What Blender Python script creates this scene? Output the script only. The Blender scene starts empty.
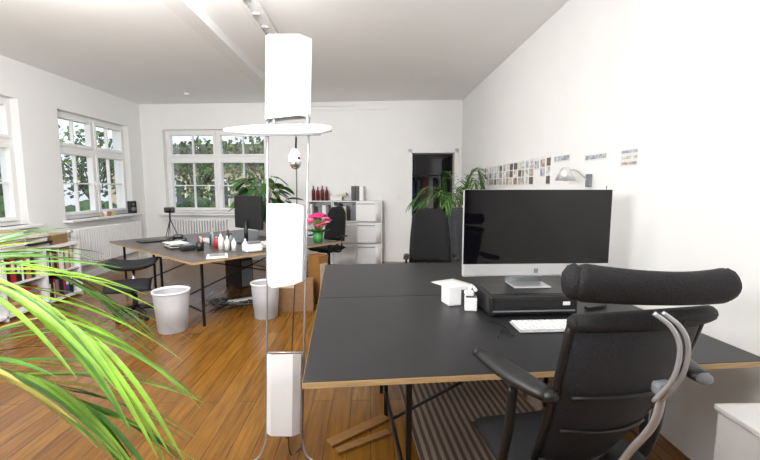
import bpy, bmesh, math, random
from mathutils import Vector, Matrix, Euler
random.seed(7)
S=bpy.context.scene
C=S.collection
S.view_settings.view_transform='Standard'
R=math.radians
# ---------------------------------------------------------------- materials
def M(name,col,rough=.5,metal=0,var=.05,scale=12,bump=0,emit=0,stretch=None,coat=0,spec=.5,alpha=1):
    m=bpy.data.materials.new(name); m.use_nodes=True
    nt=m.node_tree; P=nt.nodes['Principled BSDF']
    tc=nt.nodes.new('ShaderNodeTexCoord'); mp=nt.nodes.new('ShaderNodeMapping')
    nt.links.new(tc.outputs['Object'],mp.inputs[0])
    if stretch: mp.inputs['Scale'].default_value=stretch
    no=nt.nodes.new('ShaderNodeTexNoise'); no.inputs['Scale'].default_value=scale; no.inputs['Detail'].default_value=4
    nt.links.new(mp.outputs[0],no.inputs['Vector'])
    cr=nt.nodes.new('ShaderNodeValToRGB')
    cr.color_ramp.elements[0].position=.3; cr.color_ramp.elements[1].position=.7
    cr.color_ramp.elements[0].color=tuple(max(0,c*(1-var)) for c in col)+(1,)
    cr.color_ramp.elements[1].color=tuple(min(1,c*(1+var)) for c in col)+(1,)
    nt.links.new(no.outputs['Fac'],cr.inputs[0]); nt.links.new(cr.outputs[0],P.inputs['Base Color'])
    P.inputs['Roughness'].default_value=rough; P.inputs['Metallic'].default_value=metal
    P.inputs['Coat Weight'].default_value=coat; P.inputs['Specular IOR Level'].default_value=spec; P.inputs['Alpha'].default_value=alpha
    if bump:
        b=nt.nodes.new('ShaderNodeBump'); b.inputs['Strength'].default_value=bump; b.inputs['Distance'].default_value=.01
        nt.links.new(no.outputs['Fac'],b.inputs['Height']); nt.links.new(b.outputs[0],P.inputs['Normal'])
    if emit:
        nt.links.new(cr.outputs[0],P.inputs['Emission Color']); P.inputs['Emission Strength'].default_value=emit
    return m
def floor_mat():
    m=bpy.data.materials.new('wood_floor'); m.use_nodes=True; nt=m.node_tree; P=nt.nodes['Principled BSDF']
    tc=nt.nodes.new('ShaderNodeTexCoord'); mp=nt.nodes.new('ShaderNodeMapping'); mp.inputs['Rotation'].default_value=(0,0,R(90))
    nt.links.new(tc.outputs['Object'],mp.inputs[0])
    br=nt.nodes.new('ShaderNodeTexBrick'); br.inputs['Scale'].default_value=1; br.inputs['Brick Width'].default_value=2.6
    br.inputs['Row Height'].default_value=.13; br.inputs['Mortar Size'].default_value=.002; br.inputs['Mortar Smooth'].default_value=.3
    br.inputs['Color1'].default_value=(.265,.124,.020,1); br.inputs['Color2'].default_value=(.18,.078,.011,1); br.inputs['Mortar'].default_value=(.05,.02,.005,1)
    nt.links.new(mp.outputs[0],br.inputs['Vector'])
    mp2=nt.nodes.new('ShaderNodeMapping'); mp2.inputs['Scale'].default_value=(14,1.0,1)
    nt.links.new(tc.outputs['Object'],mp2.inputs[0])
    no=nt.nodes.new('ShaderNodeTexNoise'); no.inputs['Scale'].default_value=3; no.inputs['Detail'].default_value=6
    nt.links.new(mp2.outputs[0],no.inputs['Vector'])
    cr=nt.nodes.new('ShaderNodeValToRGB'); cr.color_ramp.elements[0].color=(.62,.58,.55,1); cr.color_ramp.elements[1].color=(1.15,1.12,1.1,1)
    cr.color_ramp.elements[0].position=.3; cr.color_ramp.elements[1].position=.68
    nt.links.new(no.outputs['Fac'],cr.inputs[0])
    mx=nt.nodes.new('ShaderNodeMixRGB'); mx.blend_type='MULTIPLY'; mx.inputs[0].default_value=1
    nt.links.new(br.outputs['Color'],mx.inputs[1]); nt.links.new(cr.outputs[0],mx.inputs[2])
    nt.links.new(mx.outputs[0],P.inputs['Base Color']); P.inputs['Roughness'].default_value=.24
    bp=nt.nodes.new('ShaderNodeBump'); bp.inputs['Strength'].default_value=.15; bp.inputs['Distance'].default_value=.004
    nt.links.new(no.outputs['Fac'],bp.inputs['Height']); nt.links.new(bp.outputs[0],P.inputs['Normal'])
    return m
def glass_mat(name,gl=.08,tint=(1,1,1)):
    m=bpy.data.materials.new(name); m.use_nodes=True; nt=m.node_tree; nt.nodes.clear()
    o=nt.nodes.new('ShaderNodeOutputMaterial'); t=nt.nodes.new('ShaderNodeBsdfTransparent'); g=nt.nodes.new('ShaderNodeBsdfGlossy')
    t.inputs[0].default_value=tint+(1,); g.inputs['Roughness'].default_value=.03
    mx=nt.nodes.new('ShaderNodeMixShader'); mx.inputs[0].default_value=gl
    nt.links.new(t.outputs[0],mx.inputs[1]); nt.links.new(g.outputs[0],mx.inputs[2]); nt.links.new(mx.outputs[0],o.inputs[0])
    return m
def stripe_mat(name,c1,c2,freq):
    m=bpy.data.materials.new(name); m.use_nodes=True; nt=m.node_tree; P=nt.nodes['Principled BSDF']
    tc=nt.nodes.new('ShaderNodeTexCoord'); w=nt.nodes.new('ShaderNodeTexWave'); w.wave_type='BANDS'; w.bands_direction='X'
    w.inputs['Scale'].default_value=freq; w.inputs['Distortion'].default_value=.6
    nt.links.new(tc.outputs['Object'],w.inputs['Vector'])
    cr=nt.nodes.new('ShaderNodeValToRGB'); cr.color_ramp.elements[0].color=c1+(1,); cr.color_ramp.elements[1].color=c2+(1,)
    cr.color_ramp.elements[0].position=.4; cr.color_ramp.elements[1].position=.6
    nt.links.new(w.outputs['Fac'],cr.inputs[0]); nt.links.new(cr.outputs[0],P.inputs['Base Color']); P.inputs['Roughness'].default_value=.9
    return m
wallm=M('wall_paint',(.86,.86,.855),.85,var=.012,scale=3,bump=.02)
ceilm=M('ceiling_paint',(.90,.90,.895),.9,var=.01,scale=2)
trimw=M('white_trim',(.85,.85,.845),.4,var=.01)
white=M('white_plastic',(.80,.80,.81),.35,var=.01)
whitem=M('white_laminate',(.80,.80,.80),.45,var=.015)
shade=M('lamp_paper',(.80,.80,.82),.6,var=.02)
black=M('black_plastic',(.010,.010,.011),.4,var=.1)
fabric=M('black_fabric',(.010,.010,.012),.7,var=.4,scale=220,bump=.4,spec=.35)
meshf=M('charcoal_mesh',(.022,.024,.032),.5,var=.6,scale=300,bump=.6,spec=.4,alpha=.84)
linol=M('black_linoleum',(.016,.016,.018),.42,var=.12,scale=6,bump=.03)
linol2=M('grey_linoleum',(.095,.078,.062),.34,var=.1,scale=6,bump=.03)
ply=M('plywood_edge',(.42,.28,.14),.5,var=.3,scale=8,stretch=(1,1,60))
steel=M('black_steel',(.010,.010,.011),.35,metal=.3)
chrome=M('chrome',(.75,.75,.77),.2,metal=1,var=.02)
alu=M('aluminium',(.62,.63,.65),.32,metal=.5,var=.02)
silver=M('silver_paint',(.48,.49,.52),.25,metal=.5,var=.02)
greyp=M('grey_plastic',(.20,.21,.23),.4)
screen=M('screen_glass',(.002,.002,.003),.035,var=.1,spec=.5)
floorm=floor_mat()
glass=glass_mat('window_glass',.05)
leaf1=M('palm_leaf_light',(.20,.38,.03),.38,var=.45,scale=9)
leaf2=M('palm_leaf_mid',(.06,.18,.018),.38,var=.4,scale=9)
leafd=M('leaf_dark',(.025,.10,.018),.4,var=.4,scale=14)
leafp=M('palm_leaf_dark',(.04,.13,.025),.45,var=.4,scale=12)
leafy=M('leaf_dry',(.30,.24,.05),.6,var=.3,scale=9)
stemm=M('stem',(.20,.27,.05),.5,var=.2)
soil=M('soil',(.04,.025,.015),.95,var=.4,scale=50,bump=.5)
terra=M('terracotta',(.42,.17,.08),.7,var=.1)
slate=M('slate_planter',(.06,.068,.08),.5,var=.1)
card=M('cardboard',(.24,.13,.06),.8,var=.1,scale=30)
wood=M('pine_board',(.25,.12,.035),.45,var=.2,scale=5,stretch=(1,14,14))
red=M('red_plastic',(.42,.02,.03),.35); magenta=M('magenta_petals',(.75,.02,.20),.5,var=.3,scale=40)
green=M('green_plastic',(.05,.30,.08),.35); blue=M('blue_plastic',(.03,.08,.30),.35); yellow=M('yellow_plastic',(.6,.45,.05),.4)
beige=M('beige_card',(.50,.38,.24),.7); paper=M('paper',(.76,.75,.73),.8,var=.03); cream=M('cream_paper',(.64,.58,.48),.8); darkred=M('dark_red_glass',(.12,.008,.012),.15)
pink=M('pink_paper',(.7,.25,.32),.7)
bin_m=M('bin_translucent',(.60,.61,.66),.4,alpha=.72,var=.02)
# ---------------------------------------------------------------- builder
def catmull(p,n=6):
    p=[Vector(q) for q in p]; q=[2*p[0]-p[1]]+p+[2*p[-1]-p[-2]]; out=[]
    for i in range(1,len(q)-2):
        for k in range(n):
            t=k/n; a,b,c,d=q[i-1],q[i],q[i+1],q[i+2]
            out.append(.5*((2*b)+(c-a)*t+(2*a-5*b+4*c-d)*t*t+(-a+3*b-3*c+d)*t**3))
    out.append(p[-1]); return out
class B:
    def __init__(s): s.bm=bmesh.new(); s.m=[]
    def mi(s,m):
        if m not in s.m: s.m.append(m)
        return s.m.index(m)
    def add(s,t,mat,mtx=None,smooth=False):
        i=s.mi(mat)
        if mtx is not None: t.transform(mtx)
        for f in t.faces: f.material_index=i; f.smooth=smooth
        me=bpy.data.meshes.new('t'); t.to_mesh(me); t.free(); s.bm.from_mesh(me); bpy.data.meshes.remove(me)
    def box(s,c,size,mat,bev=0,rot=(0,0,0),seg=2):
        t=bmesh.new(); bmesh.ops.create_cube(t,size=1); t.transform(Matrix.Diagonal((*size,1)))
        if bev: bmesh.ops.bevel(t,geom=t.edges[:],offset=min(bev,min(size)*.49),segments=seg,affect='EDGES',profile=.5)
        s.add(t,mat,Matrix.Translation(c)@Euler(rot).to_matrix().to_4x4(),smooth=False)
    def bb(s,lo,hi,mat,bev=0):
        s.box([(a+b)/2 for a,b in zip(lo,hi)],[abs(b-a) for a,b in zip(lo,hi)],mat,bev)
    def tube(s,pts,r,mat,n=10,flat=None,ref=None,cap=True):
        pts=[Vector(p) for p in pts]; N=len(pts); t=bmesh.new(); rings=[]
        T=[(pts[min(i+1,N-1)]-pts[max(i-1,0)]).normalized() for i in range(N)]
        u=Vector(ref) if ref else Vector((0,0,1))
        if abs(T[0].dot(u))>.9: u=Vector((0,1,0)) if abs(T[0].y)<.9 else Vector((1,0,0))
        u=(u-T[0]*u.dot(T[0])).normalized()
        for i in range(N):
            u=(u-T[i]*u.dot(T[i])).normalized(); v=T[i].cross(u)
            ri=r[min(i,len(r)-1)] if isinstance(r,(list,tuple)) else r
            ra,rb=ri if isinstance(ri,(list,tuple)) else (ri,ri)
            rings.append([t.verts.new(pts[i]+u*ra*math.cos(2*math.pi*k/n)+v*rb*math.sin(2*math.pi*k/n)) for k in range(n)])
        for i in range(N-1):
            for k in range(n): t.faces.new((rings[i][k],rings[i][(k+1)%n],rings[i+1][(k+1)%n],rings[i+1][k]))
        if cap: t.faces.new(rings[0][::-1]); t.faces.new(rings[-1])
        bmesh.ops.recalc_face_normals(t,faces=t.faces[:]); s.add(t,mat,smooth=True)
    def cyl(s,a,b,r,mat,n=16,r2=None): 
        s.tube([a,b],[r,r if r2 is None else r2],mat,n)
    def lathe(s,prof,c,mat,n=24):
        t=bmesh.new(); rings=[]
        for r,z in prof: rings.append([t.verts.new((c[0]+r*math.cos(2*math.pi*k/n),c[1]+r*math.sin(2*math.pi*k/n),c[2]+z)) for k in range(n)])
        for i in range(len(prof)-1):
            for k in range(n): t.faces.new((rings[i][k],rings[i][(k+1)%n],rings[i+1][(k+1)%n],rings[i+1][k]))
        s.add(t,mat,smooth=True)
    def sph(s,c,r,mat,rot=(0,0,0),sub=2,noise=0):
        t=bmesh.new(); bmesh.ops.create_icosphere(t,subdivisions=sub,radius=1)
        if noise:
            for v in t.verts: v.co*=1+random.uniform(-noise,noise)
        r=(r,r,r) if not isinstance(r,(list,tuple)) else r
        s.add(t,mat,Matrix.Translation(c)@Euler(rot).to_matrix().to_4x4()@Matrix.Diagonal((*r,1)),smooth=True)
    def pad(s,fn,nrm,th,mat,nu=18,nv=18,p=6):
        t=bmesh.new(); nrm=Vector(nrm).normalized(); g=[[],[]]
        for sd in (0,1):
            for i in range(nu+1):
                row=[]
                for j in range(nv+1):
                    u,v=i/nu,j/nv; e=max(0,(1-abs(2*u-1)**p)*(1-abs(2*v-1)**p))**.5
                    row.append(t.verts.new(Vector(fn(u,v))+nrm*th*.5*e*(1 if sd==0 else -1)))
                g[sd].append(row)
            for i in range(nu):
                for j in range(nv):
                    q=(g[sd][i][j],g[sd][i+1][j],g[sd][i+1][j+1],g[sd][i][j+1]); t.faces.new(q if sd==0 else q[::-1])
        bmesh.ops.remove_doubles(t,verts=t.verts[:],dist=1e-5); bmesh.ops.recalc_face_normals(t,faces=t.faces[:]); s.add(t,mat,smooth=True)
    def sheet(s,fn,nu,nv,mat,th=.004,smooth=True):
        t=bmesh.new(); g=[[t.verts.new(fn(i/nu,j/nv)) for j in range(nv+1)] for i in range(nu+1)]
        for i in range(nu):
            for j in range(nv): t.faces.new((g[i][j],g[i+1][j],g[i+1][j+1],g[i][j+1]))
        t.normal_update()
        if th: bmesh.ops.solidify(t,geom=t.faces[:],thickness=th)
        s.add(t,mat,smooth=smooth)
    def strip(s,pts,ws,side,mat):
        t=bmesh.new(); pr=None
        side=Vector(side)
        for p,w in zip(pts,ws):
            a=t.verts.new(p-side*w); c=t.verts.new(p+Vector((0,0,-w*.35))); b=t.verts.new(p+side*w)
            if pr: t.faces.new((pr[0],pr[1],c,a)); t.faces.new((pr[1],pr[2],b,c))
            pr=(a,c,b)
        s.add(t,mat,smooth=True)
    def fin(s,name,parent=None,loc=(0,0,0),rz=0,rot=None):
        me=bpy.data.meshes.new(name); s.bm.to_mesh(me); s.bm.free()
        for m in s.m: me.materials.append(m)
        o=bpy.data.objects.new(name,me); C.objects.link(o); o.location=loc; o.rotation_euler=rot or (0,0,rz)
        if parent: o.parent=parent
        return o
def E(name,loc=(0,0,0),rz=0):
    o=bpy.data.objects.new(name,None); C.objects.link(o); o.location=loc; o.rotation_euler=(0,0,rz); o.empty_display_size=.1; return o
# ---------------------------------------------------------------- room
H=3.06; XL=-4.52; XR=1.73; YN=-2.0
def wall(name,o,rz,L,openings,th=.3,z1=H,mat=wallm):
    b=B(); x=0
    for (a,c,z0,zt) in openings:
        b.bb((x,0,0),(a,th,z1),mat)
        if z0>0: b.bb((a,0,0),(c,th,z0),mat)
        b.bb((a,0,zt),(c,th,z1),mat); x=c
    b.bb((x,0,0),(L,th,z1),mat)
    return b.fin(name,loc=(o[0],o[1],0),rz=rz)
b=B(); b.bb((-4.9,-2.4,-.1),(2.1,8.6,0),floorm); b.fin('floor')
b=B(); b.bb((-4.9,-2.4,H),(2.1,8.6,H+.15),ceilm); b.fin('ceiling')
wall('wall_left',(XL,YN),R(90),10.3,[(5.5,7.40,.96,2.58),(8.05,9.75,.96,2.58)])
AB=math.atan2(-.57,6.25)
wall('wall_back',(XL,8.17),AB,6.45,[(.44,2.55,.93,2.57),(5.33,6.16,0,2.10)])
wall('wall_right',(XR,7.75),R(-90),9.9,[])
wall('wall_front',(XR,YN),R(180),6.4,[])
def window(name,o,rz,w,z0,z1,cols=2):
    e=E(name,(o[0],o[1],0),rz)
    f=B(); y0,y1=.10,.17; t=.055
    def fr(x0,x1,za,zb,t,y0,y1,m=trimw):
        f.bb((x0,y0,za),(x0+t,y1,zb),m,.006); f.bb((x1-t,y0,za),(x1,y1,zb),m,.006)
        f.bb((x0+t,y0,za),(x1-t,y1,za+t),m,.006); f.bb((x0+t,y0,zb-t),(x1-t,y1,zb),m,.006)
    fr(0,w,z0,z1,t,y0,y1+.02)
    cw=(w-2*t-(cols-1)*.05)/cols; zm=z0+(z1-z0)*.66
    g=B()
    for i in range(cols):
        xa=t+i*(cw+.05); xb=xa+cw
        if i: f.bb((xa-.05,y0-.01,z0+t),(xa,y1+.02,z1-t),trimw,.006)
        f.bb((xa,y0-.01,zm-.035),(xb,y1+.02,zm+.035),trimw,.006)
        for za,zb in ((z0+t,zm-.035),(zm+.035,z1-t)):
            fr(xa,xb,za,zb,.05,y0-.025,y1)
            f.bb(((xa+xb)/2-.011,y0+.01,za+.05),((xa+xb)/2+.011,y1-.01,zb-.05),trimw)
            if zb<zm: f.bb((xa+.05,y0+.01,(za+zb)/2-.011),(xb-.05,y1-.01,(za+zb)/2+.011),trimw)
            g.bb((xa+.05,y0+.035,za+.05),(xb-.05,y0+.04,zb-.05),glass)
        hx=xa+.025 if i else xb-.025
        f.box((hx,y0-.035,z0+.55),(.018,.02,.07),white,.004); f.box((hx,y0-.055,z0+.5),(.016,.016,.12),white,.004)
    f.fin('frame',e); g.fin('glass_panes',e)
    s=B(); s.bb((-.06,-.14,z0-.035),(w+.06,y0,z0),trimw,.008); s.fin('sill',e)
    return e
window('window_1',(XL,3.5),R(90),1.90,.96,2.58)
window('window_2',(XL,6.05),R(90),1.70,.96,2.58)
cb,sb=math.cos(AB),math.sin(AB)
def BW(x,y=0): return (XL+x*cb-y*sb, 8.17+x*sb+y*cb)
window('window_3',BW(.44),AB,2.11,.93,2.57)
b=B()
for x0,x1 in ((5.27,5.35),(6.14,6.21)): b.bb((x0,-.03,0),(x1,.31,2.17),trimw,.005)
b.bb((5.27,-.03,2.09),(6.21,.31,2.17),trimw,.005)
b.fin('trim_door_frame',loc=(XL,8.17,0),rz=AB)
b=B(); b.bb((0,0,.01),(.04,.75,2.07),trimw,.004); b.cyl((-.02,.68,1.0),(-.06,.68,1.0),.01,chrome); b.cyl((-.06,.68,1.0),(-.06,.58,1.0),.01,chrome)
p=BW(5.36,.33); b.fin('door_1',loc=(p[0]-.05,p[1]+.02,0),rz=R(-2))
b=B(); b.bb((0,-.015,0),(5.26,0,.09),trimw,.003); b.fin('baseboard_back',loc=(XL,8.17,0),rz=AB)
b=B(); b.bb((XL,YN,0),(XL+.015,8.1,.09),trimw,.003); b.fin('baseboard_left')
b=B(); b.bb((XR-.015,YN,0),(XR,7.55,.09),trimw,.003); b.fin('baseboard_right')
# corridor behind the door
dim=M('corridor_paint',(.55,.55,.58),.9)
b=B(); b.bb((-.3,8.6,-.1),(3.2,11,0),floorm); b.fin('floor_corridor')
b=B(); b.bb((-.3,8.1,2.6),(3.2,11,2.7),ceilm); b.fin('ceiling_corridor')
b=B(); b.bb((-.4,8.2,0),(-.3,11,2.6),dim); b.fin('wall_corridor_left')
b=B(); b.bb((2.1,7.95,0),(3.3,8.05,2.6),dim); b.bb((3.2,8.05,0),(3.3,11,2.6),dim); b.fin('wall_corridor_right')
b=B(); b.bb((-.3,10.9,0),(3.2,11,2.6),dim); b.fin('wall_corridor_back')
wd=M('dark_wardrobe',(.035,.027,.025),.5)
b=B(); b.bb((1.95,9.6,0),(2.6,10.85,2.2),wd,.01); b.bb((1.93,9.62,.1),(1.95,10.2,2.15),wd,.003); b.bb((1.93,10.22,.1),(1.95,10.83,2.15),wd,.003); b.fin('wardrobe')
b=B()
for x,m in ((1.15,blue),(1.3,greyp),(1.46,pink),(1.62,paper),(1.75,black)):
    b.pad(lambda u,v,x=x:(x+(u-.5)*(.12+.1*(1-v)),10.7,.75+v*.95),(0,1,0),.1,m,8,10)
b.cyl((1.0,10.72,1.76),(1.9,10.72,1.76),.012,chrome); b.cyl((1.0,10.72,0),(1.0,10.72,1.76),.012,chrome); b.cyl((1.9,10.72,0),(1.9,10.72,1.76),.012,chrome)
b.fin('coat_rack')
# ceiling trims
b=B(); b.bb((-1.70,2.0,H-.10),(-1.52,7.87,H),trimw,.004); b.fin('trim_1')
b=B(); b.bb((-1.12,2.0,H-.04),(-1.08,4.6,H),trimw); b.bb((-1.0,2.0,H-.04),(-.96,4.6,H),trimw)
for i in range(9): b.bb((-1.09,2.1+i*.3,H-.03),(-.99,2.12+i*.3,H-.005),alu)
b.fin('trim_2')
b=B(); b.bb((2.9,-.05,2.97),(4.25,0,3.02),trimw,.005); b.bb((3.2,-.03,2.9),(4.9,0,2.93),trimw,.004); b.fin('trim_3',loc=(XL,8.17,0),rz=AB)
b=B(); b.bb((XR-.02,YN,0),(XR,3.42,H),wallm,.002); b.fin('trim_4')
b=B(); b.lathe([(0,0),(.05,0),(.045,-.03),(0,-.035)],(-3.15,7.2,H),white); b.fin('smoke_detector')
# added bookcase-shaped dark prop, unseen behind the camera, to darken the screen's reflection
b=B()
b.bb((-1.6,-1.98,0),(1.5,-1.95,2.35),wd)
for x in (-1.6,-.83,-.06,.71,1.46): b.bb((x,-1.95,0),(x+.04,-1.62,2.35),wd)
for z in (0.02,.45,.88,1.31,1.74,2.31): b.bb((-1.6,-1.95,z),(1.5,-1.62,z+.03),wd)
for z in (.051,.481,.911,1.341,1.771):
    x=-1.5
    while x<1.3:
        t=random.choice((.04,.06,.075))
        if random.random()<.8: b.bb((x,-1.93,z),(x+t-.004,-1.66,z+random.uniform(.22,.33)),random.choice((black,greyp,black,terra,paper,blue,wd)))
        x+=t
b.fin('dark_reflection_prop')
# radiators
def radiator(name,loc,rz,L,z0=.2,z1=.84):
    b=B(); n=int(L/.055)
    for i in range(n): b.box((i*.055+.03,-.07,(z0+z1)/2),(.034,.09,z1-z0-.06),white,.015)
    b.cyl((0,-.07,z0+.04),(n*.055,-.07,z0+.04),.022,white); b.cyl((0,-.07,z1-.04),(n*.055,-.07,z1-.04),.022,white)
    b.cyl((.06,-.07,0),(.06,-.07,z0+.05),.012,white); b.cyl((L-.12,-.07,0),(L-.12,-.07,z0+.05),.012,white)
    b.cyl((-.02,-.07,z1-.04),(-.09,-.07,z1-.04),.025,white)
    return b.fin(name,loc=loc,rz=rz)
radiator('radiator',(XL,6.05,0),R(90),1.8)
p=BW(.5); radiator('radiator.001',(p[0],p[1],0),AB,1.25)
# ---------------------------------------------------------------- desks
def desk(name,o,rz,w,d,top,z=.74,insx=.42,insy=.14):
    e=E(name,(o[0],o[1],0),rz)
    b=B(); b.bb((0,0,z-.026),(w,d,z-.003),ply,.001); b.bb((.002,.002,z-.003),(w-.002,d-.002,z),top); b.fin('table_top',e)
    f=B(); r=.011; x0,x1,y0,y1=insx,w-insx,insy,d-insy
    for x in (x0,x1):
        for y in (y0,y1): f.box((x,y,(z-.03)/2+.002),(.024,.024,z-.034),steel,.002)
        f.cyl((x,y0,z-.045),(x,y1,z-.045),r,steel); f.cyl((x,y0,.16),(x,y1,.16),r,steel)
    ym=(y0+y1)/2+.12
    f.cyl((x0,ym,.16),(x1,ym,z-.05),r*.8,steel); f.cyl((x1,ym,.16),(x0,ym,z-.05),r*.8,steel)
    f.cyl((x0,ym,z-.045),(x1,ym,z-.045),r,steel)
    f.fin('trestle_frame',e); return e
A=R(4.2)
desk('desk',(-.25,1.40),A,1.9,1.12,linol)
dx,dy=-math.sin(A),math.cos(A)
desk('desk.001',(-.25+dx*1.122,1.40+dy*1.122),A,1.9,1.12,linol)
A2=R(48.5); desk('desk.002',(-1.75,3.92),A2,2.05,1.22,linol2,.71,.14,.1)
desk('desk.003',(-1.75-math.sin(A2)*1.222,3.92+math.cos(A2)*1.222),A2,2.05,1.22,linol2,.71,.14,.1)
DZ=.741; FZ=.712
# ---------------------------------------------------------------- desktop computer on its riser
b=B(); b.box((0,0,.065),(.50,.34,.11),black,.012)
for x in (-.22,.22):
    for y in (-.14,.14): b.cyl((x,y,0),(x,y,.012),.015,black)
b.box((0,-.171,.075),(.44,.006,.05),black,.002); b.box((0,-.174,.035),(.46,.004,.008),greyp); b.box((.18,-.175,.075),(.04,.004,.02),white,.001)
b.box((0,-.02,.1215),(.46,.24,.002),steel)
b.fin('computer_dock',loc=(.89,2.28,DZ),rz=A*.5)
e=E('desktop_computer',(.945,2.24,DZ+.1225),R(1))
b=B(); b.box((0,0,.325),(.845,.032,.495),alu,.012,seg=3); b.fin('body',e)
b=B(); b.box((0,-.0175,.362),(.841,.003,.419),screen,.001); b.fin('display',e)
b=B(); b.box((0,.09,.006),(.22,.16,.010),alu,.004); b.sheet(lambda u,v:((u-.5)*.22,.16-.0*v-.14*(v**2),.01+v*.28),2,10,alu,.008); b.fin('stand',e)
b=B(); b.box((0,-.018,.112),(.024,.002,.026),greyp,.001); b.fin('logo',e)
b=B(); b.box((0,0,.009),(.46,.14,.010),alu,.004,rot=(R(2),0,0))
for r in range(5):
    for k in range(15): b.box((-.21+k*.030,-.052+r*.026,.0165+r*.0008),(.026,.022,.006),white,.002)
b.fin('keyboard',loc=(.955,1.94,DZ),rz=R(2))
def wbox(name,x,y,s,rz,dark=False):
    b=B(); b.box((0,0,s[2]/2),s,white,.006); b.box((0,0,s[2]+.001),(s[0]*.8,s[1]*.8,.004),greyp if dark else paper,.001); b.fin(name,loc=(x,y,DZ),rz=rz)
wbox('tissue_box',.495,2.38,(.085,.11,.12),R(14)); wbox('storage_box',.585,2.26,(.070,.085,.075),R(-12),True)
b=B(); b.tube(catmull([(0,0,.03),(.02,.03,.05),(.035,.02,.04),(.03,-.03,.04)]),.010,white); b.box((.0,0,.018),(.05,.05,.03),white,.008); b.fin('cable_adapter',loc=(.575,2.26,DZ+.080))
b=B(); b.sheet(lambda u,v:(u*.22,v*.30,.003+.001*math.sin(u*6)),4,4,paper,.001); b.fin('paper_sheet',loc=(.60,2.66,DZ+.001),rz=R(30))
b=B(); b.tube(catmull([(0,0,.006),(.05,.10,.006),(.08,.02,.006),(.08,.15,.006),(.03,.24,.006)]),.003,black,6); b.fin('usb_cable',loc=(.60,1.80,DZ))
b=B(); b.box((0,0,.011),(.15,.03,.018),black,.004); b.fin('marker_pen',loc=(1.32,2.25,DZ),rz=R(20))
# ---------------------------------------------------------------- chairs
def star(b,r,mat,zc=.44,colr=.028,metal=chrome):
    for k in range(5):
        a=2*math.pi*k/5+.3; c,s=math.cos(a),math.sin(a)
        b.tube([(0,0,.115),(c*r*.5,s*r*.5,.105),(c*r,s*r,.075)],[(.028,.03),(.022,.024),(.014,.018)],mat,8)
        b.cyl((c*r,s*r,.05),(c*r,s*r,.09),.01,mat,8)
        for sd in (-1,1): b.cyl((c*r-s*.012*sd-s*.006*sd,s*r+c*.012*sd+c*.006*sd,.027),(c*r-s*.006*sd,s*r+c*.006*sd,.027),.026,mat,14)
    b.cyl((0,0,.09),(0,0,.26),colr,mat); b.cyl((0,0,.24),(0,0,zc),colr*.6,metal)
CH=E('office_chair',(.695,1.30,0),R(10))
b=B(); star(b,.30,black); b.fin('star_base',CH)
b=B(); b.pad(lambda u,v:((u-.5)*.52*(1-.10*(2*v-1)**2),-.20+v*.50,.50-.03*max(0,v-.75)*4*(v-.75)*4+.012*(2*u-1)**2),(0,0,1),.085,fabric,18,18)
b.box((0,0,.44),(.26,.28,.05),black,.02); b.fin('seat',CH)
def backfn(u,v):
    w=.27+.165*math.sin(min(1,v*1.02)*math.pi*.5)
    x=(u-.5)*w; y=-.10-.18*v-.03*math.sin(v*math.pi)+.05*(2*u-1)**2; z=.56+v*.548-.012*(2*u-1)**2*(v>.5)
    return (x-.03*(1-v)+.030*v,y,z)
b=B(); b.pad(backfn,(0,1,-.15),.028,meshf,22,24,8)
rim=lambda q:(q[0],q[1]-.012,q[2]-.010)
b.tube([rim(backfn(u/12,1.0)) for u in range(13)],[(.024+.006*math.sin(math.pi*u/12),.024) for u in range(13)],fabric,12)
for su in (0,1):
    b.tube([backfn(su,v/12) for v in range(13)],.012,black,10)
    b.sph(rim(backfn(su,1.0)),.024,fabric)
b.tube([backfn(u/12,0) for u in range(13)],.012,black,10)
for vv in (.3,.55):
    b.tube([(q[0],q[1]-.018,q[2]) for q in [backfn(.08+.84*u/10,vv) for u in range(11)]],.006,black,8)
b.fin('backrest',CH)
b=B()
def hx(u): 
    q=2*u-1; return (.006+(u-.5)*.480,-.315+.030*q*q,1.190+.006*q*q-.016*q)
hp=[hx(u/20) for u in range(21)]
b.tube(hp,[((.045+.006*abs(2*u/20-1)**2)*(1 if 0<u<20 else .8),.028+.008*abs(2*u/20-1)**2) for u in range(21)],fabric,20,ref=(0,0,1))
for u in (0,1): 
    q=hx(u); b.sph(q,(.030,.034,.048),fabric)
b.fin('headrest',CH)
b=B()
for dxx in (-.035,-.010):
    b.tube(catmull([(dxx-.02,-.350,1.140),(dxx+.008,-.375,1.11),(dxx+.026,-.385,1.06),(dxx+.026,-.375,.98),(dxx+.010,-.34,.90)],8),.006,silver,10)
b.tube(catmull([(.015,-.33,.94),(.015,-.31,.82),(.0,-.255,.70),(-.01,-.19,.56),(0,-.10,.43),(0,0,.42)],8),[(.009,.014)]*41,silver,12)
b.box((.0,-.340,.935),(.05,.03,.035),greyp,.010); b.fin('spine',CH)
for sx,nm in ((-1,'arm_left'),(1,'arm_right')):
    b=B()
    b.tube(catmull([(sx*.13,.0,.43),(sx*.24,-.02,.45),(sx*.28,-.05,.55),(sx*.28,-.08,.70),(sx*.275,-.09,.84)],8),[(.020,.013)]*33,black,12)
    ap=[(sx*(.255+.075*t/10),-.24+.27*t/10,.886+.016*(t/10)**2) for t in range(11)]
    b.tube(ap,[(.017+.005*math.sin(t/10*math.pi),.024+.018*math.sin((t/10*.9+.08)*math.pi)) for t in range(11)],black,16,ref=(0,0,1))
    b.sph((sx*.255,-.242,.886),(.026,.020,.018),greyp if sx>0 else black); b.sph((sx*.33,.03,.902),(.028,.02,.018),black)
    b.fin(nm,CH)
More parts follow.
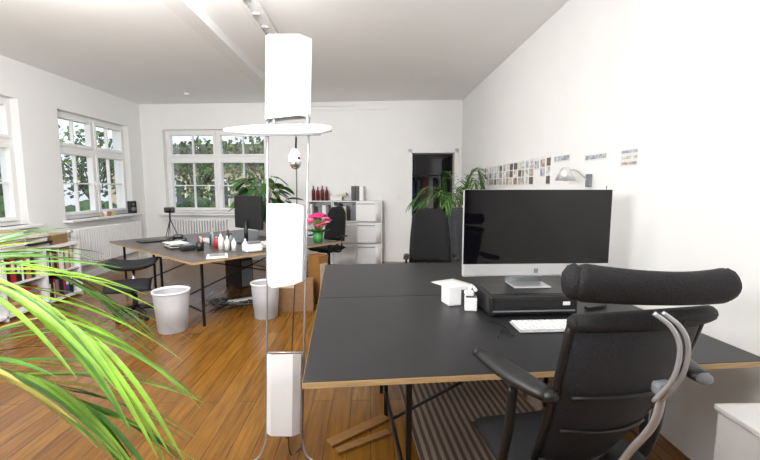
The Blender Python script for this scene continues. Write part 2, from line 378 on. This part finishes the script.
def chair(name,loc,rz,top=1.15,arms=True,bw=.42,fab=fabric):
    e=E(name,(*loc,0),rz)
    b=B(); star(b,.28,black,.45); b.fin('star_base',e)
    b=B(); b.pad(lambda u,v:((u-.5)*.46,-.2+v*.44,.48),(0,0,1),.08,fab,12,12); b.box((0,0,.435),(.22,.24,.04),black,.015); b.fin('seat',e)
    b=B(); b.pad(lambda u,v:((u-.5)*(bw-.10*v*v-.10*max(0,v-.85)/.15),-.22-.12*v+.05*(2*u-1)**2,.58+v*(top-.58)),(0,1,0),.06,fab,14,16,5); b.fin('backrest',e)
    b=B(); b.tube(catmull([(0,.0,.43),(0,-.2,.44),(0,-.28,.55),(0,-.31,.75)],6),[(.012,.03)]*19,black); 
    if arms:
        for sx in (-1,1):
            b.tube(catmull([(sx*.12,0,.43),(sx*.26,0,.46),(sx*.27,0,.66)],6),.013,black); b.tube([(sx*.27,-.13,.68),(sx*.27,.12,.68)],[(.014,.03)]*2,black,12)
    b.fin('supports',e); return e
mbf=M('matte_black_fabric',(.006,.006,.007),.9,var=.3,scale=200)
chair('office_chair.001',(.67,4.36),R(174),1.20,bw=.48,fab=mbf)
chair('office_chair.002',(-.68,6.35),R(150),1.12,fab=mbf)
b=B(); star(b,.22,black,.56); 
b.pad(lambda u,v:((u-.5)*.50,(v-.5)*.40,.59+.05*(2*u-1)**2),(0,0,1),.09,fabric,16,12,4)
b.pad(lambda u,v:(-.02+(u-.5)*.44,-.22+(v-.5)*.16,.36+.1*v),(0,-.3,1),.06,fabric,12,10,4)
b.tube(catmull([(0,0,.3),(0,-.12,.3),(-.02,-.22,.38)],5),.016,black)
b.fin('swivel_stool',loc=(-2.62,4.42,0),rz=R(20))
# ---------------------------------------------------------------- floor lamp
FL=E('floor_lamp',(0,2.0,0))
def lx(z): return -.455+(z-.18)/(2.0)*.075
b=B()
for sx in (-1,1):
    b.tube([(lx(.14)+sx*.094,0,.14),(lx(2.1)+sx*.100,0,2.1)],.0055,silver,8)
    b.tube(catmull([(lx(.14)+sx*.094,0,.16),(lx(.14)+sx*.094,0,.12),(lx(0)+sx*.12,-.01,.04),(lx(0)+sx*.17,-.03,.008)],5),.006,silver,8)
b.tube(catmull([(lx(.14),.02,.16),(lx(.1),.05,.10),(lx(0),.2,.008)],5),.006,silver,8)
for z in (.18,.6,1.02,1.36,1.80): b.cyl((lx(z)-.095,0,z),(lx(z)+.095,0,z),.004,silver,6)
b.fin('stand',FL)
# folded paper shades: two skins built explicitly so every panel has real thickness
prof=[(-.108,.01),(-.104,-.034),(-.085,-.060),(.06,-.066),(.108,-.005),(.100,.045),(0,.06),(-.100,.045),(-.108,.01)]
def foldshade(b,z0,z1,prof,dip=lambda x:0,cap=lambda x:0):
    n=6
    for inner in (0,1):
        t=bmesh.new(); g=[]; k0=.965 if inner else 1
        for (x,y) in prof: g.append([t.verts.new((lx(z0+(z1-z0)*k/n)+x*k0,y*k0+(.003 if inner else 0),z0+(z1-z0)*k/n-dip(x)*(1-k/n)+cap(x)*(k/n))) for k in range(n+1)])
        for i in range(len(prof)-1):
            for k in range(n):
                q=(g[i][k],g[i+1][k],g[i+1][k+1],g[i][k+1]); t.faces.new(q if not inner else q[::-1])
        b.add(t,shade)
b=B(); foldshade(b,1.785,2.15,prof,lambda x:.0+.015*(x<-.05)); b.fin('shade_top',FL)
b=B(); pp=[(-.094,0),(-.088,-.022),(-.06,-.050),(.05,-.056),(.085,-.03),(.094,0)]
foldshade(b,.985,1.37,pp,lambda x:.020*(1-abs(x/.094)**2)+.020*(x<0),lambda x:-.012*(x>.05))
foldshade(b,.185,.60,pp,lambda x:.012,lambda x:.035*math.exp(-((x-.0)/.05)**2)); b.fin('shade_panels',FL)
b=B()
wp=[(-.70+i*.0515,-.02,1.722+.008*(i/10)) for i in range(11)]
b.tube(wp,[((.008,.010),(.014,.018),(.020,.024),(.024,.028),(.026,.030),(.026,.030),(.026,.030),(.026,.028),(.025,.026),(.023,.022),(.014,.012))[i] for i in range(11)],shade,12)
b.tube([(x,y-.006,z-.028) for x,y,z in wp[1:10]],.004,greyp,6)
for x in (-.46,-.30): b.cyl((x,-.02,1.74),(x,-.02,1.80),.008,silver)
b.fin('reflector_wing',FL)
b=B(); b.sph((-.355,-.06,1.565),(.028,.028,.032),chrome); b.lathe([(.012,.06),(.03,.03),(.032,.0)],(-.355,-.06,1.57),white,16); b.cyl((-.355,-.06,1.56),(-.36,0,1.69),.005,steel); b.sph((-.34,-.075,1.585),.012,black); b.tube(catmull([(-.36,0,1.7),(-.37,.01,1.2),(-.41,.02,.6),(-.44,.03,.05),(-.38,.1,.008)],8),.003,black,6)
b.fin('bulb_socket',FL)
# ---------------------------------------------------------------- waste baskets
def basket(name,loc,r,h):
    b=B(); b.lathe([(r*.78,0),(r*.80,.003),(r*.99,h-.02)],(0,0,0),bin_m,32); b.lathe([(r*.99,h-.02),(r*1.04,h-.018),(r*1.04,h),(r*.985,h),(r*.98,h-.02)],(0,0,0),white,32)
    b.lathe([(0,.006),(r*.78,.006),(r*.8,0.012),(0,.012)],(0,0,0),white,32)
    b.sph((0,0,h*.35),(r*.6,r*.6,h*.25),paper,noise=.12)
    b.fin(name,loc=(*loc,0))
basket('waste_basket',(-2.01,4.0),.172,.42); basket('waste_basket.001',(-1.17,4.40),.155,.40)
b=B(); b.bb((-.2,-.15,0),(.2,.15,.34),card,.004); b.box((-.1,-.155,.30),(.2,.004,.03),beige); b.box((0,-.05,.345),(.38,.18,.008),card,rot=(R(6),0,0)); b.fin('cardboard_box',loc=(-.88,4.72,0),rz=R(5))
b=B(); b.bb((-.08,-.1,0),(.08,.1,.6),wood,.004); b.box((0,-.103,.3),(.12,.005,.4),beige,.002); b.fin('wooden_box',loc=(-.66,5.02,0),rz=R(48))
# ---------------------------------------------------------------- low bookshelf left
b=B(); x0,x1,y0,y1,zt=-4.42,-3.92,2.6,5.45,.72
b.bb((x0,y0,zt-.03),(x1,y1,zt),whitem,.003); b.bb((x0,y0,.03),(x1,y1,.055),whitem); b.bb((x0,y0,.37),(x1-.01,y1,.39),whitem); b.bb((x0,y0,0),(x0+.015,y1,zt-.03),whitem)
n=5
for i in range(n+1):
    y=y0+(y1-y0-.025)*i/n; b.bb((x0,y,0),(x1,y+.025,zt-.03),whitem)
b.fin('low_bookshelf')
b=B(); pal=[black,black,white,cream,beige,greyp,red,paper,blue,black,terra]
for i in range(n):
    for zz in (.056,.391):
        y=y0+(y1-y0-.025)*i/n+.04; ye=y0+(y1-y0-.025)*(i+1)/n-.02
        if zz<.1 and i==3:
            for k in range(6): b.box(((x0+x1)/2+.03,(y+ye)/2,.055+.02+.04*k),(.36,.42-.03*(k%3),.036),random.choice(pal),.003)
            continue
        while y<ye-.09:
            t=random.choice((.02,.03,.07,.075,.045)); h=random.uniform(.2,.29); d=random.uniform(.26,.36)
            m=random.choice(pal) if i>1 else random.choice((black,black,greyp,white)); b.bb((x1-.04-d,y,zz),(x1-.04,y+t-.003,zz+h),m,.002)
            if t>.06: b.bb((x1-.04,y+.015,zz+h*.45),(x1-.038,y+t-.018,zz+h*.85),paper)
            y+=t
b.fin('books_and_binders')
b=B(); 
for (cx,cy,n2) in ((-4.15,4.9,9),(-4.1,4.5,14),(-4.18,4.1,11),(-4.12,3.7,16),(-4.15,3.25,10)):
    z=zt+.001
    for k in range(n2):
        h=random.uniform(.01,.03); b.box((cx+random.uniform(-.02,.02),cy+random.uniform(-.02,.02),z+h/2),(.24+random.uniform(0,.07),.32,h),random.choice((paper,paper,white,cream,greyp,beige,pink,black)),.001,rot=(0,0,random.uniform(-.15,.15))); z+=h
b.fin('paper_stacks')
b=B(); b.box((0,0,.06),(.22,.26,.12),card,.004); b.box((0,0,.123),(.23,.27,.012),beige,.002); b.fin('shoe_box',loc=(-4.13,5.25,zt+.001))
b=B(); b.box((0,0,.115),(.10,.12,.23),black,.008); b.cyl((.05,0,.08),(.054,0,.08),.04,greyp); b.cyl((.05,0,.17),(.054,0,.17),.02,greyp); b.fin('loudspeaker',loc=(-4.46,7.62,.961),rz=R(-35))
b=B()
for i,(m,h) in enumerate(((beige,.06),(white,.09),(terra,.07),(yellow,.05))): b.lathe([(0,0),(.03,0),(.036,h),(.03,h),(.026,.01)],(0,i*.1,0),m,16)
b.fin('sill_jars',loc=(-4.50,6.8,.961))
b=B(); b.box((0,0,.04),(.3,.05,.02),wood,.003,rot=(0,R(8),0)); b.box((0,0,.01),(.2,.08,.02),wood,.003); b.fin('wooden_ornament',loc=(-4.52,4.4,.961),rz=R(90))
# ---------------------------------------------------------------- back shelf
e=E('modular_shelf',BW(3.42,0)+(0,),AB)
b=B(); W=1.37; D=.38
for zz in (0,.40,.80): 
    for i,(xa,xb) in enumerate(((0,.45),(.46,.91),(.92,W))):
        b.bb((xa,-D,zz+.005),(xb,-.02,zz+.025),whitem,.004); b.bb((xa,-D,zz+.375),(xb,-.02,zz+.395),whitem,.004)
        b.bb((xa,-D,zz+.02),(xa+.018,-.02,zz+.38),whitem,.003); b.bb((xb-.018,-D,zz+.02),(xb,-.02,zz+.38),whitem,.003); b.bb((xa,-.035,zz+.02),(xb,-.02,zz+.38),whitem)
        if i==2:
            b.bb((xa-.01,-D-.05,zz+.02),(xb-.10,-D+.01,zz+.385),white,.012)
            b.cyl((xb-.10,-D+.05,zz+.02),(xb-.10,-D+.05,zz+.385),.10,white,28)
            b.bb((xa,-D-.056,zz+.335),(xb-.12,-D-.048,zz+.35),greyp,.002)
        elif zz<.7:
            b.bb((xa+.02,-D-.004,zz+.03),(xb-.02,-D+.012,zz+.37),white,.006)
            b.box(((xa+xb)/2,-D-.02,zz+.33),(.12,.012,.016),alu,.003)
b.fin('modules',e)
b=B(); x=.02
while x<.84:
    t=random.choice((.03,.05,.075)); h=random.uniform(.24,.33); m=random.choice((black,white,black,greyp,cream,red,black))
    if not(.40<x+t<.50): b.bb((x,-.34,.826),(x+t-.004,-.06,.826+h),m,.003)
    x+=t
b.fin('binders',e)
def bottle(b,c,r,h,m,cap=black):
    b.lathe([(0,0),(r,0),(r,h*.6),(r*.9,h*.68),(r*.35,h*.8),(r*.33,h*.93),(0,h*.93)],c,m,16); b.cyl((c[0],c[1],c[2]+h*.92),(c[0],c[1],c[2]+h),r*.4,cap,10)
b=B()
for i in range(4): bottle(b,(.06+i*.085,-.2,0),.036,.28-.02*(i%2),darkred,red)
b.fin('wine_bottles',loc=(*BW(3.42),1.197),rz=AB)
b=B(); b.box((.51,-.2,.04),(.22,.2,.08),paper,.01); b.box((.60,-.18,.10),(.20,.16,.05),cream,.006,rot=(0,R(-15),0)); b.fin('parcel',loc=(*BW(3.42),1.197),rz=AB)
b=B()
for i in range(3): b.bb((.80+i*.075,-.33,0),(.87+i*.075,-.07,.27),(black,black,white)[i],.004)
b.fin('ring_binders',loc=(*BW(3.42),1.197),rz=AB)
b=B(); b.box((0,-.006,0),(.08,.012,.08),white,.004); b.box((0,-.014,0),(.05,.006,.05),white,.002); p=BW(5.1); b.fin('light_switch',loc=(p[0],p[1],1.25),rz=AB)
# ---------------------------------------------------------------- things on far desk
e=E('computer_monitor',(-1.60,5.30,FZ),R(-40)+R(180))
b=B(); b.box((0,0,.41),(.60,.05,.44),black,.015); b.box((0,-.026,.42),(.56,.004,.38),screen); b.fin('panel',e)
b=B(); b.box((0,.04,.008),(.26,.2,.014),black,.005); b.cyl((0,.05,.01),(0,.04,.3),.025,black); b.fin('foot',e)
items=[(-1.78,4.78,.035,.20,white,greyp),(-1.68,4.70,.03,.17,paper,white),(-1.86,4.85,.03,.14,red,white),(-1.58,4.64,.028,.16,white,green),(-1.95,4.98,.028,.22,greyp,yellow),(-1.72,4.95,.035,.17,greyp,black),(-1.50,4.80,.03,.12,white,white),(-2.02,5.12,.03,.16,black,white),(-1.80,5.08,.03,.2,black,red),(-2.10,4.95,.028,.13,blue,white)]
for i,(x,y,r,h,m,c) in enumerate(items):
    b=B(); bottle(b,(0,0,0),r,h,m,c); b.fin('bottle' if i==0 else 'bottle.%03d'%i,loc=(x,y,FZ))
b=B(); b.lathe([(0,0),(.04,0),(.045,.10),(.04,.10),(.036,.01)],(0,0,0),black,20)
for k in range(8):
    a=k*.8; b.cyl((.015*math.cos(a),.015*math.sin(a),.01),(.04*math.cos(a),.04*math.sin(a),.17),.004,(red,blue,yellow,black,green)[k%5],6)
b.fin('pen_cup',loc=(-1.98,4.66,FZ))
b=B()
for k in range(6): b.box((random.uniform(-.03,.03),random.uniform(-.03,.03),.006+k*.011),(.21,.29,.01),random.choice((paper,black,white,greyp)),.001,rot=(0,0,random.uniform(-.3,.3)))
b.fin('magazines',loc=(-2.38,4.95,FZ),rz=R(30))
b=B(); b.box((0,0,.035),(.24,.18,.07),black,.02); b.box((.02,0,.09),(.12,.1,.05),black,.02); b.cyl((-.05,-.1,.06),(-.05,-.15,.06),.035,black); b.fin('camera_case',loc=(-2.55,5.3,FZ),rz=R(20))
b=B()
for k in range(4): b.box((0,0,.008+k*.012),(.21,.30,.011),(paper,white,cream,paper)[k],.001,rot=(0,0,.1*k))
b.fin('paper_pile',loc=(-1.25,5.02,FZ),rz=R(10))
b=B(); b.box((0,0,.002),(.21,.297,.003),paper); b.box((0,.05,.004),(.16,.14,.001),greyp); b.fin('paper_sheet.001',loc=(-1.64,4.28,FZ),rz=R(20))
b=B(); b.box((0,0,.03),(.16,.12,.06),black,.015); b.box((.0,0,.065),(.1,.07,.02),greyp,.01); b.fin('external_drive',loc=(-2.14,4.70,FZ),rz=R(35))
b=B(); b.box((0,0,.05),(.20,.14,.10),white,.02); b.box((0,-.05,.11),(.15,.05,.03),greyp,.01); b.fin('telephone',loc=(-1.36,4.60,FZ),rz=R(40))
b=B(); b.box((0,0,.008),(.3,.22,.016),black,.004); b.fin('notebook_folder',loc=(-2.98,5.48,FZ),rz=R(48))
b=B(); b.box((0,0,.01),(.44,.14,.018),white,.004)
for r in range(4):
    for k in range(14): b.box((-.2+k*.03,-.045+r*.028,.022),(.025,.023,.006),white,.001)
b.fin('keyboard.001',loc=(-2.22,5.5,FZ),rz=R(-50))
b=B()
for k in range(3):
    a=k*2.09; b.tube([(0,0,.26),(.10*math.cos(a),.10*math.sin(a),.004)],[.008,.005],black,8)
b.cyl((0,0,.24),(0,0,.36),.012,black); b.box((0,0,.40),(.14,.08,.08),black,.015); b.cyl((0,-.04,.40),(0,-.1,.40),.032,black)
b.fin('camera_tripod',loc=(-2.98,6.02,FZ),rz=R(15))
b=B(); b.lathe([(0,0),(.09,0),(.125,.2),(.13,.22),(.115,.22),(.11,.19),(0,.19)],(0,0,0),white,24); b.lathe([(0,.192),(.11,.192)],(0,0,0),soil,24)
for k in range(70):
    a=random.uniform(0,6.28); t=random.uniform(.25,1); h=.30+.62*random.uniform(.1,1); rr=.10+.28*random.random()
    tip=Vector((rr*math.cos(a),rr*math.sin(a),h)); b.tube(catmull([(0.02*math.cos(a),.02*math.sin(a),.19),tip*.5+Vector((0,0,.12)),tip],4),.004,stemm,5)
    d=Vector((math.cos(a),math.sin(a),random.uniform(-.6,.3))).normalized(); L=random.uniform(.18,.28); side=d.cross(Vector((0,0,1))).normalized()
    side=(side+Vector((random.uniform(-.3,.3),random.uniform(-.3,.3),random.uniform(-.5,.5)))).normalized()
    pts=[tip+d*L*u/7+Vector((0,0,-.08*(u/7)**2)) for u in range(8)]
    b.strip(pts,[.055*math.sin(math.pi*min(1,(u/7)*.9+.06))**.8 if u<7 else .001 for u in range(8)],side,random.choice((leafd,leafd,leafp)))
b.fin('potted_plant',loc=(-1.62,6.15,FZ))
b=B(); b.lathe([(0,0),(.055,0),(.075,.14),(.07,.14),(.05,.01)],(0,0,0),green,20)
for k in range(60):
    a=random.uniform(0,6.28); ph=random.uniform(.1,1.6); d=Vector((math.cos(a)*math.sin(ph),math.sin(a)*math.sin(ph),math.cos(ph)*.95)); c=Vector((0,0,.22))+d*.17
    b.tube([(0,0,.1),c],.003,stemm,5)
    for q in range(5): b.sph(c+Vector((.018*math.cos(q*1.26),.018*math.sin(q*1.26),0)),(.022,.022,.015),magenta if k%5 else pink,sub=1)
for k in range(14):
    a=k*.45; d=Vector((math.cos(a),math.sin(a),.15)); side=d.cross(Vector((0,0,1))).normalized()
    b.strip([Vector((0,0,.14))+d*.17*u/5 for u in range(6)],[.001,.025,.035,.03,.018,.001],side,leafp)
b.fin('flower_bouquet',loc=(-.70,5.38,FZ))
# ---------------------------------------------------------------- palms
UP=Vector((0,0,1))
def frond(b,pts,n,L,w,mats,droop=.5,r=.006,t0=.18,fwd=.6,lift=.2):
    cv=catmull(pts,10); N=len(cv); b.tube(cv,[r*(1-.8*i/N) for i in range(N)],stemm,6)
    for i in range(n):
        t=t0+(1-t0)*i/(n-1); k=min(N-2,int(t*(N-1))); p=cv[k]; T=(cv[k+1]-cv[k-1 if k else 0]).normalized()
        sd=T.cross(UP).normalized()
        for s in (-1,1):
            d=(T*(fwd+.6*t)+sd*s*(1.0-.55*t)+UP*(lift+random.uniform(-.12,.12))).normalized()
            ln=L*(.55+.45*math.sin(math.pi*min(1,t*.85+.1)))*random.uniform(.85,1.1); dr=droop*random.uniform(.7,1.3)
            pp=[p+d*ln*u/8-UP*dr*ln*(u/8)**2 for u in range(9)]
            side=d.cross(UP).normalized(); side=(side+UP*random.uniform(-.4,.4)).normalized()
            b.strip(pp,[w*(.35+.65*math.sin(math.pi*min(1,u/8*.8+.2))) if u<8 else .0006 for u in range(9)],side,random.choice(mats))
PP=E('potted_palm',(0,0,0))
b=B(); b.lathe([(0,0),(.17,0),(.22,.36),(.235,.38),(.21,.38),(.2,.34),(0,.34)],(-1.5,.85,0),terra,32); b.lathe([(0,.345),(.2,.345)],(-1.5,.85,0),soil); b.fin('pot',PP)
b=B(); bs=(-1.5,.85,.33)
fr=[[bs,(-1.40,.90,.90),(-1.18,.98,1.20),(-.94,1.02,1.20),(-.70,1.03,1.04)],
    [bs,(-1.38,.92,.72),(-1.15,1.0,.98),(-.90,1.04,.95),(-.73,1.05,.83)],
    [bs,(-1.42,.95,.92),(-1.25,1.15,1.20),(-1.12,1.3,1.20),(-1.0,1.42,1.08)],
    [bs,(-1.6,.9,1.0),(-1.85,1.1,1.4),(-2.1,1.2,1.35)],[bs,(-1.5,.6,1.0),(-1.45,.3,1.3),(-1.35,.1,1.2)],[bs,(-1.65,.7,.9),(-1.9,.5,1.2),(-2.15,.4,1.1)]]
for i,f in enumerate(fr): frond(b,f,26 if i<2 else 14,.46 if i<3 else .35,.0072,([leaf1,leaf1,leaf1,leaf2],[leaf1,leaf2,leafy,leaf2],[leaf1,leaf2,leaf2])[min(i,2)],.40,fwd=.9)
b.fin('fronds',PP)
PB=E('palm_in_planter',(1.24,5.5,0))
b=B(); b.lathe([(0,0),(.12,0),(.14,.6),(.155,1.14),(.16,1.16),(.145,1.16),(.14,1.1),(0,1.1)],(0,0,0),slate,4*8); b.lathe([(0,1.105),(.14,1.105)],(0,0,0),soil); b.fin('planter',PB)
b=B()
for k in range(14):
    a=k*2.4; rr=.34 if math.cos(a)>.2 else .70; hh=random.uniform(.20,.58)
    c,s=math.cos(a),math.sin(a); frond(b,[(0,0,1.1),(c*rr*.25,s*rr*.25,1.1+hh*.7),(c*rr*.65,s*rr*.65,1.1+hh),(c*rr,s*rr,1.1+hh*.4)],14,.24,.009,[leafp,leafp,leafd,leaf2],.5,.005)
b.fin('fronds',PB)
# ---------------------------------------------------------------- right wall things
b=B(); y=6.4; ph=[M('photo_%d'%i,c,.5,var=.6,scale=25) for i,c in enumerate(((.14,.12,.10),(.46,.40,.34),(.60,.59,.57),(.34,.26,.24),(.42,.45,.50),(.68,.65,.60)))]
while y>3.85:
    w=random.uniform(.06,.12); z=1.735+random.uniform(-.01,.01); zb=1.47 if y>4.3 else random.choice((1.47,1.55,1.63))
    b.bb((XR-.004,y-w-.008,zb),(XR-.0005,y+.008,z+.012),paper)
    zz=zb+.012
    while zz<z-.03:
        z1=min(z,zz+.075); b.bb((XR-.006,y-w,zz),(XR-.004,y,z1),random.choice(ph)); zz=z1+.012
    y-=w+random.uniform(.02,.05)
b.fin('photo_strip')
def note(name,y,z,w,h,mats):
    b=B(); x=XR-.0205 if y<3.4 else XR-.0005; b.bb((x-.002,y-w,z-h),(x,y,z),paper)
    for k,m in enumerate(mats): b.bb((x-.003,y-w+.01,z-h*(k+1)/len(mats)+.012),(x-.002,y-.01,z-h*k/len(mats)-.008),m)
    b.fin(name)
note('pinned_note',3.18,1.70,.30,.05,[ph[4]]); note('pinned_note.001',2.72,1.70,.18,.115,[ph[4],ph[5],ph[1]]); note('pinned_note.002',3.76,1.735,.30,.06,[ph[4]])
b=B(); b.box((-.015,0,0),(.03,.05,.10),greyp,.005); b.tube(catmull([(-.02,0,0),(-.08,0,.05),(-.14,-.02,.08),(-.20,-.04,.07)],5),.006,alu,8)
b.lathe([(.02,.05),(.03,.04),(.075,-.05),(.07,-.05),(.026,.035)],(-.22,-.04,.05),alu,24); b.sph((-.22,-.04,.02),.026,white); b.fin('wall_lamp',loc=(XR-.021,3.08,1.50))
b=B(); b.tube(catmull([(XR-.024,2.86,1.46),(XR-.024,2.86,1.2),(XR-.024,2.85,.9),(XR-.025,2.86,.5),(XR-.025,2.85,.1)],6),.003,greyp,6); b.fin('wall_cable')
# ---------------------------------------------------------------- floor things
rugm=stripe_mat('rug_stripes',(.13,.09,.07),(.36,.30,.25),7)
b=B(); b.bb((-.42,-.55,0),(.42,.55,.010),rugm,.004)
for k in range(28): 
    for sy in (-1,1): b.cyl((-.4+k*.0296,sy*.55,.005),(-.4+k*.0296,sy*.575,.003),.003,beige,5)
b.fin('striped_rug',loc=(.66,2.28,0),rz=A)
b=B(); b.box((0,0,.009),(.42,.07,.016),wood,.002,rot=(0,0,R(38))); b.box((.03,-.11,.009),(.34,.05,.016),wood,.002,rot=(0,0,R(30))); b.fin('loose_floorboards',loc=(-.07,2.25,0))
e=E('drawer_cabinet',(1.555,1.29,0),R(0))
b=B(); b.bb((-.14,-.22,.02),(.14,.22,.545),whitem,.006)
b.bb((-.15,-.23,.545),(.15,.23,.57),whitem,.006)
for x in (-.11,.11):
    for y in (-.18,.18): b.cyl((x,y,0),(x,y,.03),.02,black,10)
b.fin('carcass',e); b=B()
for k in range(3): b.bb((-.13,-.238,.04+k*.169),(.13,-.22,.198+k*.169),white,.004); b.box((0,-.25,.165+k*.169),(.12,.012,.012),chrome,.003)
b.fin('drawers',e)
b=B()
for k in range(6):
    pts=[(random.uniform(-.4,.4),random.uniform(-.3,.3),.006+.02*random.random()) for _ in range(7)]; b.tube(catmull(pts,6),.005,black if k%3 else greyp,6)
b.box((0,0,.02),(.3,.06,.04),white,.006); b.fin('power_strip',loc=(-1.65,5.0,0),rz=R(30))
b=B()
pts=[(0,0,.006),(.15,.1,.006),(.3,0,.006),(.45,.12,.006),(.4,.3,.006)]; b.tube(catmull(pts,6),.004,black,6); b.fin('floor_cable',loc=(1.12,2.0,.0))
b=B(); b.bb((-.1,-.22,0),(.1,.22,.42),black,.01); b.box((0,-.222,.21),(.17,.004,.38),greyp,.002); b.fin('computer_tower',loc=(-1.95,5.9,0),rz=R(48))
# ---------------------------------------------------------------- exterior
grass=M('grass',(.08,.14,.04),.95,var=.4,scale=3,bump=.4); fac=M('cream_facade',(.50,.43,.30),.9); fac2=M('pale_facade',(.40,.42,.45),.9); roofm=M('roof_tiles',(.06,.045,.045),.8,var=.3,scale=20)
hedge=M('hedge_leaves',(.035,.085,.02),.9,var=.8,scale=16,bump=1); hedge2=M('hedge_leaves_light',(.10,.17,.04),.9,var=.8,scale=14,bump=1); bark=M('bark',(.05,.035,.025),.9,var=.3); winm=M('dark_window',(.05,.06,.08),.15)
b=B(); b.bb((-30,-15,-.7),(-5.0,40,-.5),grass); b.bb((-5.0,11.2,-.7),(15,40,-.5),grass); b.fin('ground_outside')
def house(name,loc,rz,L,Hh,m):
    b=B(); b.bb((0,0,-.5),(L,5,Hh),m)
    for k in range(int(L/2.2)):
        b.bb((.7+k*2.2,-.03,.3),(1.7+k*2.2,0,1.8),white); b.bb((.76+k*2.2,-.05,.36),(1.17+k*2.2,-.03,1.74),winm); b.bb((1.23+k*2.2,-.05,.36),(1.64+k*2.2,-.03,1.74),winm)
    t=bmesh.new(); v=[t.verts.new(q) for q in ((-.3,-.5,Hh),(L+.3,-.5,Hh),(L+.3,5.5,Hh),(-.3,5.5,Hh),(-.3,2.5,Hh+1.2),(L+.3,2.5,Hh+1.2))]
    for f in ((0,1,5,4),(2,3,4,5),(0,4,3),(1,2,5),(3,2,1,0)): t.faces.new([v[i] for i in f])
    b.add(t,roofm); b.fin(name,loc=loc,rz=rz)
house('house',(-13,20.5,0),R(-5),16,2.6,fac); house('house.001',(-17,0,0),R(90),22,3.0,fac2)
def bush(name,loc,n,r,trunk=0):
    b=B()
    if trunk:
        b.tube(catmull([(0,0,-.6),(.05,0,trunk*.5),(0,.05,trunk)],4),[.09]*9,bark,8)
        for k in range(18):
            a=k*2.4; q=r*random.uniform(.5,1.1); b.tube(catmull([(0,.02,trunk*random.uniform(.4,1)),(q*.5*math.cos(a),q*.5*math.sin(a),trunk+.3*r),(q*math.cos(a),q*math.sin(a),trunk+r*random.uniform(.2,1.2))],4),[.04-.004*j for j in range(9)],bark,5)
        for k in range(n*34):
            a=random.uniform(0,6.28); q=r*random.uniform(.1,1.15); p=Vector((q*math.cos(a),q*math.sin(a),trunk+r*random.uniform(-.3,1.2)))
            d=Vector((random.uniform(-1,1),random.uniform(-1,1),random.uniform(-1,1))).normalized(); sd=d.orthogonal().normalized()
            b.strip([p,p+d*.09,p+d*.18],[.005,.065,.005],sd,hedge if k%3 else hedge2)
    else:
        for k in range(n):
            a=random.uniform(0,6.28); q=random.uniform(0,1); b.sph((r*q*math.cos(a),r*q*math.sin(a),random.uniform(-.1,.9)*r),r*random.uniform(.22,.4),hedge if k%3 else hedge2,sub=3,noise=.16)
    b.fin(name,loc=loc)
bush('shrub',(-4.6,11.4,-.1),26,1.1); bush('shrub.001',(-2.3,11.8,-.1),24,1.0); bush('shrub.002',(-8.2,6.6,-.3),22,1.1); bush('shrub.003',(-8.6,9.4,-.2),24,1.2); bush('shrub.004',(-8.2,12.2,-.2),24,1.2)
bush('tree',(-9.9,14.6,0),26,1.5,1.6); bush('tree.001',(-3.6,15.0,0),22,1.5,1.5); bush('tree.002',(-11.4,8.3,0),26,1.5,1.6); bush('tree.003',(-6.8,16.2,0),22,1.5,1.5); bush('tree.004',(-11.6,11.6,0),26,1.5,1.6)
# ---------------------------------------------------------------- light
w=bpy.data.worlds.new('sky'); S.world=w; w.use_nodes=True; nt=w.node_tree; bg=nt.nodes['Background']
sk=nt.nodes.new('ShaderNodeTexSky'); sk.sky_type='NISHITA'; sk.sun_disc=False; sk.sun_elevation=R(38); sk.sun_rotation=R(150); sk.air_density=1; sk.dust_density=4
mx=nt.nodes.new('ShaderNodeMixRGB'); mx.inputs[0].default_value=.6; mx.inputs[2].default_value=(6,6.4,7.2,1)
nt.links.new(sk.outputs[0],mx.inputs[1]); nt.links.new(mx.outputs[0],bg.inputs[0]); bg.inputs[1].default_value=.24
def area(name,loc,rot,sx,sy,p,col=(1,1,1)):
    l=bpy.data.lights.new(name,'AREA'); l.shape='RECTANGLE'; l.size=sx; l.size_y=sy; l.energy=p; l.color=col
    o=bpy.data.objects.new(name,l); C.objects.link(o); o.location=loc; o.rotation_euler=rot; return o
area('ceiling_fill_light',(-1.8,1.3,H-.06),(R(15),0,0),1.4,1.0,46,(1,.99,.97))  # added fill light below the ceiling, out of view, with no fixture
area('ceiling_fill_light_far',(-1.8,3.0,H-.14),(R(50),0,0),2.4,.3,76,(1,.99,.97))  # second added fill, out of view, tilted forward to brighten the far end
area('ceiling_uplight_fill',(-1.3,-.3,1.75),(R(180-38),0,0),.7,.5,240,(1,.995,.98))  # added uplight behind the camera, brightens the ceiling
sun=bpy.data.lights.new('sun','SUN'); sun.energy=2.0; sun.angle=R(3); so=bpy.data.objects.new('sun',sun); C.objects.link(so); so.rotation_euler=(R(48),0,R(-160+180)); 
# ---------------------------------------------------------------- camera
cam=bpy.data.cameras.new('camera'); cam.lens=400/760*36; cam.sensor_width=36; cam.clip_start=.02
co=bpy.data.objects.new('camera',cam); C.objects.link(co); co.location=(0,0,1.45); co.rotation_euler=(R(90-6.13),0,R(-1.43)); S.camera=co
